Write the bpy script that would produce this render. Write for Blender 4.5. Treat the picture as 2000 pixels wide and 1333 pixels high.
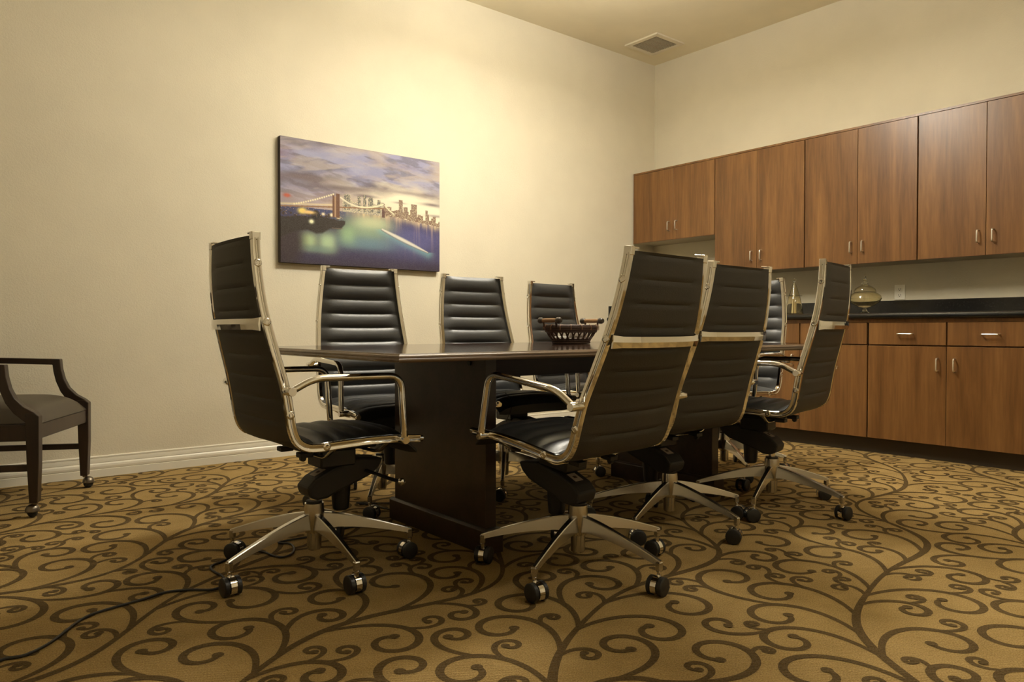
import bpy, bmesh, math, random
import numpy as np
from mathutils import Vector, Matrix, noise

# ------------------------------------------------------------------ scene, camera, lights, exposure
for o in list(bpy.data.objects): bpy.data.objects.remove(o)
SC = bpy.context.scene
COL = SC.collection
R = math.radians
D, W, H = 4.549, 5.449, 3.278            # back wall y, cabinet wall x, ceiling z
XL, YN = -1.7, -1.5                      # walls behind / left of the camera

cam_d = bpy.data.cameras.new('camera'); cam_d.sensor_width = 36.0; cam_d.lens = 1444.74 / 2000 * 36
cam_d.clip_start = 0.02
cam = bpy.data.objects.new('camera', cam_d); COL.objects.link(cam)
cam.location = (0, 0, 0.8057)
cam.rotation_euler = (math.pi / 2 - 0.0156, -0.0006, -0.6858)
SC.camera = cam

world = bpy.data.worlds.new('world'); SC.world = world; world.use_nodes = True
world.node_tree.nodes['Background'].inputs[0].default_value = (1.0, 0.86, 0.62, 1)
world.node_tree.nodes['Background'].inputs[1].default_value = 0.0
SC.view_settings.view_transform = 'Standard'; SC.view_settings.look = 'None'
SC.view_settings.gamma = 1.0; SC.view_settings.use_curve_mapping = False
SC.view_settings.exposure = 0.0

# suspended lamps (all unseen above the frame, the third added as front fill): x, y, height of the lamp's underside; their glowing covers are built with the ceiling
LAMPS = [(3.02, 2.82, 2.86), (0.80, 3.40, 3.00), (2.60, 0.20, 2.90)]
LAMP_COL = (1.0, 0.94, 0.81); LAMP_STRENGTH = (66.0, 3.0, 15.0)

# ------------------------------------------------------------------ materials
MATS = {}
def mat(name, color, rough=0.5, metal=0.0, spec=0.5, coat=0.0, coat_rough=0.05):
    m = bpy.data.materials.new(name); m.use_nodes = True
    b = m.node_tree.nodes['Principled BSDF']
    b.inputs['Base Color'].default_value = (*color, 1)
    b.inputs['Roughness'].default_value = rough
    b.inputs['Metallic'].default_value = metal
    b.inputs['Specular IOR Level'].default_value = spec
    b.inputs['Coat Weight'].default_value = coat
    b.inputs['Coat Roughness'].default_value = coat_rough
    MATS[name] = m
    return m
def nodes(m):
    nt = m.node_tree
    return nt, nt.nodes['Principled BSDF']
def coords(nt, scale=(1, 1, 1), kind='Object'):
    tc = nt.nodes.new('ShaderNodeTexCoord'); mp = nt.nodes.new('ShaderNodeMapping')
    mp.inputs['Scale'].default_value = scale
    nt.links.new(tc.outputs[kind], mp.inputs['Vector'])
    return mp.outputs['Vector']
def ntex(nt, vec, scale, detail=4, rough=0.55, dist=0.0):
    n = nt.nodes.new('ShaderNodeTexNoise'); n.inputs['Scale'].default_value = scale
    n.inputs['Detail'].default_value = detail; n.inputs['Roughness'].default_value = rough
    n.inputs['Distortion'].default_value = dist
    nt.links.new(vec, n.inputs['Vector'])
    return n.outputs['Fac']
def ramp(nt, fac, stops):
    r = nt.nodes.new('ShaderNodeValToRGB'); e = r.color_ramp.elements
    while len(e) < len(stops): e.new(0.5)
    for el, (p, c) in zip(e, stops): el.position = p; el.color = (*c, 1)
    nt.links.new(fac, r.inputs['Fac'])
    return r.outputs['Color']
def bump(nt, b, height, strength, dist):
    n = nt.nodes.new('ShaderNodeBump'); n.inputs['Strength'].default_value = strength
    n.inputs['Distance'].default_value = dist
    nt.links.new(height, n.inputs['Height']); nt.links.new(n.outputs['Normal'], b.inputs['Normal'])

def wall_mat(name, c, bstr=0.35):
    m = mat(name, c, 0.75, spec=0.25); nt, b = nodes(m)
    v = coords(nt)
    col = ramp(nt, ntex(nt, v, 3.0, 3), [(0.3, tuple(x * 0.97 for x in c)), (0.7, tuple(min(1, x * 1.03) for x in c))])
    nt.links.new(col, b.inputs['Base Color'])
    bump(nt, b, ntex(nt, v, 130, 3, 0.6), bstr, 0.004)
    return m
wall_mat('wall_paint', (0.69, 0.632, 0.49))
wall_mat('ceiling_paint', (0.84, 0.765, 0.58), 0.25)
mat('trim_white', (0.78, 0.74, 0.62), 0.35)

def carpet_mat(name, c1, c2):
    m = mat(name, c1, 0.95, spec=0.1); nt, b = nodes(m)
    v = coords(nt)
    f = ntex(nt, v, 260, 2, 0.6)
    g = ntex(nt, v, 6, 3)
    mx = nt.nodes.new('ShaderNodeMath'); mx.operation = 'MULTIPLY_ADD'; mx.inputs[1].default_value = 0.35
    nt.links.new(g, mx.inputs[0]); nt.links.new(f, mx.inputs[2])
    col = ramp(nt, mx.outputs[0], [(0.50, c1), (0.86, c2)])
    nt.links.new(col, b.inputs['Base Color'])
    w = nt.nodes.new('ShaderNodeTexWave'); w.inputs['Scale'].default_value = 55; w.inputs['Distortion'].default_value = 1.5
    w.bands_direction = 'DIAGONAL'; nt.links.new(v, w.inputs['Vector'])
    ad = nt.nodes.new('ShaderNodeMath'); ad.operation = 'ADD'
    nt.links.new(w.outputs['Fac'], ad.inputs[0]); nt.links.new(f, ad.inputs[1])
    bump(nt, b, ad.outputs[0], 0.5, 0.004)
    return m
carpet_mat('carpet_tan', (0.240, 0.158, 0.056), (0.42, 0.288, 0.116))
carpet_mat('carpet_scroll', (0.070, 0.045, 0.017), (0.132, 0.088, 0.037))

def wood_mat(name, dark, mid, light, rough, axis_scale, coat=0.0, spec=0.5):
    m = mat(name, mid, rough, coat=coat, spec=spec, coat_rough=0.2); nt, b = nodes(m)
    tc = nt.nodes.new('ShaderNodeTexCoord'); oi = nt.nodes.new('ShaderNodeObjectInfo')
    ad = nt.nodes.new('ShaderNodeVectorMath'); ad.operation = 'MULTIPLY_ADD'
    cb = nt.nodes.new('ShaderNodeCombineXYZ')
    for i in range(3): nt.links.new(oi.outputs['Random'], cb.inputs[i])
    ad.inputs[1].default_value = (7, 7, 7)
    nt.links.new(cb.outputs[0], ad.inputs[0]); nt.links.new(tc.outputs['Object'], ad.inputs[2])
    mp = nt.nodes.new('ShaderNodeMapping'); mp.inputs['Scale'].default_value = axis_scale
    nt.links.new(ad.outputs[0], mp.inputs['Vector'])
    f1 = ntex(nt, mp.outputs[0], 9, 6, 0.6, 0.6)
    f2 = ntex(nt, mp.outputs[0], 70, 3, 0.6)
    mm = nt.nodes.new('ShaderNodeMath'); mm.operation = 'MULTIPLY_ADD'; mm.inputs[1].default_value = 0.45
    nt.links.new(f2, mm.inputs[0]); nt.links.new(f1, mm.inputs[2])
    col = ramp(nt, mm.outputs[0], [(0.48, dark), (0.70, mid), (0.95, light)])
    nt.links.new(col, b.inputs['Base Color'])
    return m
wood_mat('cabinet_wood', (0.095, 0.041, 0.0115), (0.155, 0.070, 0.021), (0.225, 0.108, 0.034), 0.33, (1, 1, 0.07))
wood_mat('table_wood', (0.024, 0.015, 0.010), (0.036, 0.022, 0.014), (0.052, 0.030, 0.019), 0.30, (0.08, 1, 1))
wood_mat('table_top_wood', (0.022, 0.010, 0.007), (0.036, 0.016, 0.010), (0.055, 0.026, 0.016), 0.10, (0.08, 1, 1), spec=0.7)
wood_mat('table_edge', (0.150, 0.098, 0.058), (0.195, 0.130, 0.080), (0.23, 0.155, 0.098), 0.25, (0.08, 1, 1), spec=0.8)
wood_mat('dark_chair_wood', (0.014, 0.008, 0.005), (0.024, 0.013, 0.008), (0.036, 0.020, 0.012), 0.35, (1, 1, 0.1))
mat('melamine', (0.42, 0.36, 0.25), 0.5)
mat('toe_kick_black', (0.045, 0.032, 0.019), 0.6)
mat('gap_black', (0.012, 0.007, 0.004), 0.8)
m = mat('counter_black', (0.016, 0.015, 0.015), 0.16, spec=0.5); nt, b = nodes(m)
col = ramp(nt, ntex(nt, coords(nt), 90, 3, 0.7), [(0.45, (0.009, 0.009, 0.009)), (0.65, (0.014, 0.014, 0.013)), (0.80, (0.035, 0.032, 0.026))])
nt.links.new(col, b.inputs['Base Color'])
mat('satin_nickel', (0.90, 0.88, 0.84), 0.28, 1.0)
mat('chrome', (0.86, 0.84, 0.80), 0.07, 1.0)
mat('polished_aluminium', (0.60, 0.575, 0.53), 0.20, 1.0)
mat('black_plastic', (0.012, 0.011, 0.010), 0.45)
mat('dark_plastic', (0.020, 0.018, 0.016), 0.55)
mat('wheel_black', (0.014, 0.014, 0.014), 0.40)
mat('paper_label', (0.42, 0.34, 0.27), 0.7)
mat('label_mark', (0.06, 0.04, 0.03), 0.7)
m = mat('black_leather', (0.026, 0.026, 0.025), 0.40, spec=0.65); nt, b = nodes(m)
v = coords(nt); bump(nt, b, ntex(nt, v, 260, 3, 0.6), 0.22, 0.002)
m = mat('back_leather', (0.033, 0.029, 0.023), 0.55, spec=0.45); nt, b = nodes(m)
v = coords(nt); bump(nt, b, ntex(nt, v, 260, 3, 0.6), 0.25, 0.002)
m = mat('brown_leather', (0.060, 0.047, 0.031), 0.45, spec=0.4); nt, b = nodes(m)
v = coords(nt); bump(nt, b, ntex(nt, v, 200, 3, 0.6), 0.2, 0.002)
mat('pewter', (0.20, 0.17, 0.13), 0.35, 0.9)
mat('cord_black', (0.010, 0.009, 0.008), 0.5)
mat('wicker', (0.050, 0.022, 0.010), 0.6)
mat('wicker_light', (0.25, 0.12, 0.05), 0.6)
mat('basket_wood', (0.24, 0.13, 0.055), 0.45)
mat('basket_knob', (0.050, 0.038, 0.028), 0.35)
mat('paper_white', (0.75, 0.72, 0.66), 0.7)
mat('outlet_ivory', (0.90, 0.86, 0.74), 0.4)
mat('outlet_slot', (0.05, 0.04, 0.03), 0.6)
mat('vent_grey', (0.46, 0.40, 0.29), 0.7)
mat('vent_frame', (0.74, 0.67, 0.52), 0.5)
mat('canvas_side', (0.035, 0.026, 0.022), 0.7)
m = mat('jar_glass', (0.98, 0.95, 0.82), 0.02); b = nodes(m)[1]
b.inputs['Transmission Weight'].default_value = 1.0; b.inputs['IOR'].default_value = 1.45
m = mat('amber_glass', (0.97, 0.91, 0.72), 0.02); b = nodes(m)[1]
b.inputs['Transmission Weight'].default_value = 1.0; b.inputs['IOR'].default_value = 1.45
m = mat('painting_print', (0.5, 0.5, 0.5), 0.55, spec=0.3); nt, b = nodes(m)
va = nt.nodes.new('ShaderNodeVertexColor'); va.layer_name = 'print'
nt.links.new(va.outputs['Color'], b.inputs['Base Color'])

# ------------------------------------------------------------------ helpers
def M_(name): return MATS[name]
class MB:
    """collects faces, then makes one mesh"""
    def __init__(s): s.v = []; s.f = []; s.mi = []; s.sm = []
    def add(s, verts, faces, mi=0, smooth=False):
        n = len(s.v); s.v += [tuple(p) for p in verts]
        for f in faces: s.f.append(tuple(i + n for i in f)); s.mi.append(mi); s.sm.append(smooth)
        return s
    def bm(s, bm, mi=0, smooth=False):
        bm.verts.index_update()
        s.add([v.co[:] for v in bm.verts], [[v.index for v in f.verts] for f in bm.faces], mi, smooth); bm.free(); return s
    def box(s, lo, hi, bev=0.0, mi=0, seg=1, smooth=False):
        bm = bmesh.new(); bmesh.ops.create_cube(bm, size=1)
        lo, hi = Vector(lo), Vector(hi); c = (lo + hi) / 2; d = hi - lo
        for v in bm.verts: v.co = Vector((v.co.x * d.x, v.co.y * d.y, v.co.z * d.z)) + c
        if bev > 0: bmesh.ops.bevel(bm, geom=list(bm.edges), offset=bev, segments=seg, affect='EDGES', profile=0.5)
        return s.bm(bm, mi, smooth)
    def lathe(s, prof, n=24, origin=(0, 0, 0), axis='Z', mi=0, smooth=True, closed=False):
        vs = []; ox, oy, oz = origin
        for (r, z) in prof:
            for k in range(n):
                a = 2 * math.pi * k / n; x, y = r * math.cos(a), r * math.sin(a)
                p = (x, y, z) if axis == 'Z' else ((x, z, y) if axis == 'Y' else (z, x, y))
                vs.append((p[0] + ox, p[1] + oy, p[2] + oz))
        fs = []; m = len(prof)
        for i in range(m - (0 if closed else 1)):
            j = (i + 1) % m
            for k in range(n):
                l = (k + 1) % n; q = (i * n + k, i * n + l, j * n + l, j * n + k)
                fs.append(q if axis != 'Y' else q[::-1])
        if not closed:
            if prof[0][0] > 1e-5: fs.append(tuple(range(n))[::-1])
            if prof[-1][0] > 1e-5: fs.append(tuple((m - 1) * n + k for k in range(n)))
        return s.add(vs, fs, mi, smooth)
    def prism(s, poly, a0, a1, axis='Y', bev=0.0, mi=0, smooth=False):
        """poly in the plane normal to axis, extruded a0..a1"""
        bm = bmesh.new(); n = len(poly)
        def P(p, a): return (p[0], a, p[1]) if axis == 'Y' else ((a, p[0], p[1]) if axis == 'X' else (p[0], p[1], a))
        A = [bm.verts.new(P(p, a0)) for p in poly]; B = [bm.verts.new(P(p, a1)) for p in poly]
        bm.faces.new(A); bm.faces.new(B[::-1])
        for i in range(n): bm.faces.new((A[i], B[i], B[(i + 1) % n], A[(i + 1) % n]))
        bmesh.ops.recalc_face_normals(bm, faces=bm.faces)
        if bev > 0: bmesh.ops.bevel(bm, geom=list(bm.edges), offset=bev, segments=2, affect='EDGES', profile=0.5)
        return s.bm(bm, mi, smooth)
    def sweep(s, path, prof, closed=False, mi=0, smooth=True, up=None, caps=True):
        """sweep a closed 2D profile along a 3D path"""
        path = [Vector(p) for p in path]; n = len(path); m = len(prof)
        ts = []
        for i in range(n):
            if closed: t = path[(i + 1) % n] - path[i - 1]
            else: t = path[min(i + 1, n - 1)] - path[max(i - 1, 0)]
            ts.append(t.normalized())
        if up is None:
            u = Vector((0, 0, 1)) if abs(ts[0].z) < 0.9 else Vector((1, 0, 0))
        else: u = Vector(up)
        vs = []; prev = None
        for i in range(n):
            t = ts[i]
            if up is not None: a = Vector(up)
            else: a = u if prev is None else prev
            nx = (a - t * a.dot(t)).normalized(); ny = t.cross(nx); prev = nx
            for (p, q) in prof: vs.append(path[i] + nx * p + ny * q)
        fs = []
        for i in range(n if closed else n - 1):
            j = (i + 1) % n
            for k in range(m):
                l = (k + 1) % m; fs.append((i * m + k, i * m + l, j * m + l, j * m + k))
        if caps and not closed:
            fs.append(tuple(range(m))[::-1]); fs.append(tuple((n - 1) * m + k for k in range(m)))
        return s.add(vs, fs, mi, smooth)
    def tube(s, path, r, n=10, mi=0, closed=False):
        return s.sweep(path, [(r * math.cos(2 * math.pi * k / n), r * math.sin(2 * math.pi * k / n)) for k in range(n)], closed, mi)
    def mesh(s, name, mats, fix=True):
        me = bpy.data.meshes.new(name); me.from_pydata(s.v, [], s.f)
        for m in (mats if isinstance(mats, (list, tuple)) else [mats]): me.materials.append(M_(m))
        me.polygons.foreach_set('material_index', s.mi); me.polygons.foreach_set('use_smooth', s.sm)
        if fix:
            bm = bmesh.new(); bm.from_mesh(me); bmesh.ops.recalc_face_normals(bm, faces=bm.faces); bm.to_mesh(me); bm.free()
        if any(s.sm): me.set_sharp_from_angle(angle=R(38))
        me.update(); return me
    def build(s, name, mats, parent=None, loc=(0, 0, 0)):
        return put(name, s.mesh(name, mats), parent, loc)
def put(name, me, parent=None, loc=(0, 0, 0), mtx=None):
    o = bpy.data.objects.new(name, me); COL.objects.link(o)
    if parent: o.parent = parent
    if mtx is not None: o.matrix_basis = mtx
    else: o.location = loc
    return o
def tag(o, label, cat, group=None):
    o['label'] = label; o['category'] = cat
    if group: o['group'] = group
    return o
def thing(name, label, cat, loc=(0, 0, 0), rz=0.0, group=None):
    o = bpy.data.objects.new(name, None); COL.objects.link(o)
    o.location = loc; o.rotation_euler = (0, 0, rz); o.empty_display_size = 0.1
    return tag(o, label, cat, group)
def struct(o, label=None):
    o['kind'] = 'structure'
    if label: o['label'] = label
    return o
def smooth_path(pts, n=6, closed=False):
    """Catmull-Rom through points"""
    P = [Vector(p) for p in pts]; out = []; N = len(P)
    for i in range(N if closed else N - 1):
        if closed: p0, p1, p2, p3 = P[i - 1], P[i], P[(i + 1) % N], P[(i + 2) % N]
        else: p0, p1, p2, p3 = P[max(i - 1, 0)], P[i], P[i + 1], P[min(i + 2, N - 1)]
        for k in range(n):
            t = k / n
            out.append(0.5 * ((2 * p1) + (p2 - p0) * t + (2 * p0 - 5 * p1 + 4 * p2 - p3) * t * t + (3 * p1 - p0 - 3 * p2 + p3) * t ** 3))
    if not closed: out.append(P[-1])
    return out
def fillet(pts, rad, n=6):
    """polyline with rounded corners"""
    P = [Vector(p) for p in pts]; out = [P[0]]
    for i in range(1, len(P) - 1):
        a, b, c = P[i - 1], P[i], P[i + 1]
        d1, d2 = (a - b), (c - b); r = min(rad, d1.length * 0.45, d2.length * 0.45)
        p, q = b + d1.normalized() * r, b + d2.normalized() * r
        for k in range(n + 1):
            t = k / n; out.append((1 - t) ** 2 * p + 2 * t * (1 - t) * b + t * t * q)
    out.append(P[-1]); return out

# ------------------------------------------------------------------ room shell
T = 0.12
floor = struct(MB().box((XL - T, YN - T, -0.1), (W + T, D + T, 0)).build('floor', 'carpet_tan'), 'tan carpet with a brown scrolling vine pattern')
struct(MB().box((XL - T, D, 0), (W + T, D + T, H)).build('wall_back', 'wall_paint'), 'cream painted wall with the picture on it')
struct(MB().box((W, YN, 0), (W + T, D, H)).build('wall_right', 'wall_paint'), 'cream painted wall behind the cabinets')
struct(MB().box((XL - T, YN, 0), (XL, D, H)).build('wall_left', 'wall_paint'))
struct(MB().box((XL - T, YN - T, 0), (W + T, YN, H)).build('wall_front', 'wall_paint'))
struct(MB().box((XL - T, YN - T, H), (W + T, D + T, H + 0.1)).build('ceiling', 'ceiling_paint'), 'beige painted ceiling')

# baseboard with a bead, a cove, a round and a flat foot
hb = 0.1145
prof = [(0, 0), (-0.017, 0), (-0.017, 0.38 * hb - 0.003), (-0.013, 0.38 * hb), (-0.0165, 0.41 * hb), (-0.0175, 0.50 * hb), (-0.0155, 0.60 * hb), (-0.011, 0.655 * hb), (-0.0085, 0.67 * hb),
        (-0.011, 0.69 * hb), (-0.010, 0.80 * hb), (-0.0085, 0.885 * hb), (-0.006, 0.895 * hb), (-0.009, 0.915 * hb), (-0.009, 0.97 * hb), (-0.005, hb), (0, hb)]
MBb = MB().prism([(D + p[0], p[1]) for p in prof], XL, 4.80, axis='X')
struct(MBb.build('baseboard_back', 'trim_white'), 'white moulded baseboard along the cream wall')
struct(MB().prism([(XL - p[0], p[1]) for p in prof], YN, D, axis='Y').build('baseboard_left', 'trim_white'))
struct(MB().prism([(YN - p[0], p[1]) for p in prof], XL, W, axis='X').build('baseboard_front', 'trim_white'))

# suspended lamps (out of the frame; hung so they light the ceiling too; the last is added fill)
for i, (x, y, z) in enumerate(LAMPS):
    t = thing('suspended_lamp', ['long suspended lamp above the middle of the conference table', 'long suspended lamp above the left end of the room', 'long suspended fill lamp, added out of view nearest the camera'][i], 'lamp', (x, y, z), 0, 'suspended lamps')
    m = mat('lamp_glow_%d' % i, (0.9, 0.9, 0.9), 0.5); nb = nodes(m)[1]
    nb.inputs['Emission Color'].default_value = (*LAMP_COL, 1); nb.inputs['Emission Strength'].default_value = LAMP_STRENGTH[i]
    MB().box((-0.60, -0.15, 0.0), (0.60, 0.15, 0.075), 0.02, seg=3).build('cover', 'lamp_glow_%d' % i, t)
    MB().box((-0.61, -0.02, 0.076), (0.61, 0.02, 0.10), 0.004).build('spine', 'trim_white', t)
    for sx in (-0.4, 0.4):
        MB().tube([(sx, 0, 0.10), (sx, 0, H - z)], 0.004, 8).build('hanging_rod', 'satin_nickel', t)

# ceiling vent
vx0, vx1, vy0, vy1 = 4.845, 5.210, 4.020, 4.380
t = thing('ceiling_vent', 'square ceiling air vent with pale frame and grey grille', 'vent', ((vx0 + vx1) / 2, (vy0 + vy1) / 2, H - 0.014))
hx, hy = (vx1 - vx0) / 2, (vy1 - vy0) / 2; bw = 0.045
f = MB()
for poly in ([(-hx, -hy), (hx, -hy), (hx - bw, -hy + bw), (-hx + bw, -hy + bw)], [(hx, -hy), (hx, hy), (hx - bw, hy - bw), (hx - bw, -hy + bw)],
             [(hx, hy), (-hx, hy), (-hx + bw, hy - bw), (hx - bw, hy - bw)], [(-hx, hy), (-hx, -hy), (-hx + bw, -hy + bw), (-hx + bw, hy - bw)]):
    f.prism(poly, 0.0, 0.014, axis='Z', bev=0.002)
f.build('frame', 'vent_frame', t)
g = MB(); ix, iy = hx - bw, hy - bw; N = 15
for k in range(1, N):
    x = -ix + 2 * ix * k / N; g.box((x - 0.0015, -iy, 0.002), (x + 0.0015, iy, 0.012))
    y = -iy + 2 * iy * k / N; g.box((-ix, y - 0.0015, 0.002), (ix, y + 0.0015, 0.012))
g.box((-ix, -iy, 0.012), (ix, iy, 0.0138))
g.build('grille', 'vent_grey', t)

# ------------------------------------------------------------------ carpet scroll pattern (pile of a second colour, laid as ribbons)
def scrolls():
    rng = random.Random(17)
    x0, x1, y0, y1 = -1.1, 5.3, -0.7, 4.54
    G = 0.009; NXg, NYg = int((x1 - x0) / G) + 1, int((y1 - y0) / G) + 1
    occ = np.zeros((NYg, NXg), np.uint8)
    def stamp(pts, r):
        k = int(r / G) + 1
        for (x, y) in pts:
            i, j = int((x - x0) / G), int((y - y0) / G)
            ia, ib, ja, jb = max(i - k, 0), min(i + k + 1, NXg), max(j - k, 0), min(j + k + 1, NYg)
            if ia >= ib or ja >= jb: continue
            yy, xx = np.ogrid[ja:jb, ia:ib]
            occ[ja:jb, ia:ib] |= (((xx - i) ** 2 + (yy - j) ** 2) <= (r / G) ** 2).astype(np.uint8)
    pieces = []; bulbs = []; hosts = []
    # long winding stems running diagonally over the carpet
    ca, sa = math.cos(R(24)), math.sin(R(24))
    for k in range(-11, 11):
        off = k * 0.60 + rng.uniform(-0.05, 0.05); ph = rng.uniform(0, 6.28); pts = []
        for i in range(560):
            q = -5.2 + i * 0.018
            ly = off + 0.11 * math.sin(q * 4.5 + ph) + 0.03 * math.sin(q * 7.7 + 2 * ph)
            X, Y = 2.4 + q * ca - ly * sa, 2.4 + q * sa + ly * ca
            if x0 < X < x1 and y0 < Y < y1: pts.append((X, Y))
        if len(pts) < 20: continue
        pieces.append((pts, [0.020 + 0.005 * math.sin(i * 0.11) for i in range(len(pts))])); hosts.append((pts, 0)); stamp(pts, 0.026)
    def curl(p, ang, side, S):
        n = int(16 + 26 * S); L = 0.42 * S; ds = L / n; out = [p]; x, y = p; turn = rng.uniform(5.7, 7.0)
        ka = 1.1; kb = (turn - ka) * 2.5                              # curvature grows along the curl
        for k in range(n):
            t = (k + 0.5) / n; ang += side * (ka + kb * t ** 1.5) / n
            x += ds * math.cos(ang); y += ds * math.sin(ang); out.append((x, y))
        return out
    def free(pts, skip):
        for (x, y) in pts[skip:]:
            i, j = int((x - x0) / G), int((y - y0) / G)
            if not (0 <= i < NXg and 0 <= j < NYg) or occ[j, i]: return False
        return True
    for S in (1.45, 1.15, 0.95, 0.78, 0.62, 0.5, 0.4, 0.32, 0.25, 0.2):
        for rnd in range(2):
            for (pts, hs) in list(hosts):
                n = len(pts); order = list(range(2, int(n * (1.0 if hs == 0 else 0.62)) - 1)); rng.shuffle(order)
                for i in order[:max(6, n // 3) if hs == 0 else 7]:
                    p, q = pts[i - 1], pts[i + 1]; a = math.atan2(q[1] - p[1], q[0] - p[0])
                    sides = (1, -1) if hs == 0 else ((-hs, hs) if rng.random() < 0.35 else (-hs,))
                    for side in sides:
                        c = curl(pts[i], a + side * rng.uniform(0.15, 0.45), side, S * rng.uniform(0.92, 1.08))
                        if free(c, max(4, int(len(c) * (0.14 if S > 0.5 else 0.24)))):
                            w = 0.0130 + 0.0080 * min(1, S); m = len(c)
                            pieces.append((c, [w * (0.55 + 0.5 * math.sin(math.pi * min(1, 0.08 + 0.75 * t / m))) for t in range(m)]))
                            bulbs.append((c[-1], w * 0.72)); hosts.append((c, side)); stamp(c, 0.0195 + 0.007 * min(1, S)); break
    mb = MB()
    for i, (pts, ws) in enumerate(pieces):
        Z = 0.0006 + 0.0006 * ((i * 0.618) % 1); n = len(pts); vs = []
        for k in range(n):
            p, q = pts[max(k - 1, 0)], pts[min(k + 1, n - 1)]
            dx, dy = q[0] - p[0], q[1] - p[1]; l = math.hypot(dx, dy) or 1
            nx, ny = -dy / l * ws[k] / 2, dx / l * ws[k] / 2
            vs += [(pts[k][0] + nx, pts[k][1] + ny, Z), (pts[k][0] - nx, pts[k][1] - ny, Z)]
        mb.add(vs, [(2 * k, 2 * k + 1, 2 * k + 3, 2 * k + 2) for k in range(n - 1)])
    for i, ((ex, ey), rb) in enumerate(bulbs):
        Z = 0.0013 + 0.0003 * ((i * 0.618) % 1)
        mb.add([(ex + rb * math.cos(q * math.pi / 5), ey + rb * math.sin(q * math.pi / 5), Z) for q in range(10)], [tuple(range(10))])
    o = put('scroll_pattern', mb.mesh('scroll_pattern', 'carpet_scroll', False), floor); o['kind'] = 'stuff'
    o['label'] = 'brown scrolling vine pattern woven into the tan carpet'
scrolls()

# ------------------------------------------------------------------ cabinets on the right wall
def pull(parent, p, vertical=True, L=0.076):
    mb = MB(); r = 0.0045; d = 0.028
    if vertical: pts = [(0, 0, -L / 2), (-d, 0, -L / 2), (-d, 0, L / 2), (0, 0, L / 2)]
    else: pts = [(0, -L / 2, 0), (-d, -L / 2, 0), (-d, L / 2, 0), (0, L / 2, 0)]
    mb.tube(fillet(pts, 0.010, 4), r, 8)
    return mb.build('handle', 'satin_nickel', parent, p)
UF = W - 0.306
upper = [(3.659, 4.540, 1.588, 4.085, 'short wooden wall cabinet in the corner, above the open niche'),
         (2.873, 3.659, 1.266, 3.269, 'tall wooden wall cabinet right beside the short one'),
         (2.083, 2.873, 1.266, 2.479, 'tall wooden wall cabinet above the cone shaped jar and squat jar'),
         (1.293, 2.083, 1.266, 1.683, 'tall wooden wall cabinet cut off by the right edge, with a light reflection')]
for (y0, y1, zb, ys, lab) in upper:
    t = thing('wall_cabinet', lab, 'cabinet', (UF, (y0 + y1) / 2, zb), 0, 'wall cabinets')
    yc = (y0 + y1) / 2; zt = 2.2237 - zb; a, b2 = y0 - yc, y1 - yc
    MB().box((0.021, a, 0.004), (0.306 - 0.001, b2, zt), 0.0).build('body', 'cabinet_wood', t)
    MB().box((0.024, a + 0.004, 0.0), (0.306 - 0.002, b2 - 0.004, 0.004)).build('bottom_panel', 'melamine', t)
    MB().box((0.004, a, zt - 0.014), (0.021, b2, zt)).build('top_rail', 'cabinet_wood', t)
    sm = ys - yc
    for (c0, c1, hs) in ((a + 0.004, sm - 0.0013, 1), (sm + 0.0013, b2 - 0.004, -1)):
        w2 = (c1 - c0) / 2; cy = (c0 + c1) / 2
        dr = MB().box((0, -w2, 0), (0.019, w2, zt - 0.018), 0.0012).build('door', 'cabinet_wood', t, (0, cy, 0))
        pull(dr, (0, hs * (w2 - 0.040), 0.118))
LF = W - 0.61
low = [(1.315, 2.259, 1.787, 'wooden base cabinet at the right edge of the picture'),
       (2.259, 3.205, 2.733, 'wooden base cabinet behind the chair nearest the cabinets'),
       (3.205, 4.150, 3.678, 'wooden base cabinet mostly hidden behind the chairs and table'),
       (4.150, 4.545, None, 'narrow wooden base cabinet in the corner, hidden behind the chairs')]
for (y0, y1, ys, lab) in low:
    t = thing('base_cabinet', lab, 'cabinet', (LF, (y0 + y1) / 2, 0), 0, 'base cabinets')
    yc = (y0 + y1) / 2; a, b2 = y0 - yc, y1 - yc
    MB().box((0.021, a, 0.104), (0.609, b2, 0.8735)).build('body', 'cabinet_wood', t)
    MB().box((0.07, a, 0), (0.609, b2, 0.104)).build('toe_kick', 'toe_kick_black', t)
    MB().box((0.002, a, 0.8535), (0.021, b2, 0.8735)).build('top_rail', 'cabinet_wood', t)
    if ys is not None:
        MB().box((0.020, a, 0.104), (0.0212, a + 0.008, 0.852)).build('shadow_gap', 'gap_black', t)
    cols = [(a + 0.003, b2 - 0.003, 1)] if ys is None else [(a + 0.004, ys - yc - 0.0015, 1), (ys - yc + 0.0015, b2 - 0.004, -1)]
    for (c0, c1, hs) in cols:
        w2 = (c1 - c0) / 2; cy = (c0 + c1) / 2
        dr = MB().box((0, -w2, 0.104), (0.019, w2, 0.703), 0.0012).build('door', 'cabinet_wood', t, (0, cy, 0))
        pull(dr, (0, hs * (w2 - 0.046), 0.593))
        dw = MB().box((0, -w2 + 0.003, 0.711), (0.019, w2 - 0.003, 0.8504), 0.0012).build('drawer', 'cabinet_wood', t, (0, cy, 0))
        pull(dw, (0, 0, 0.779), False, 0.088)
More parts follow.
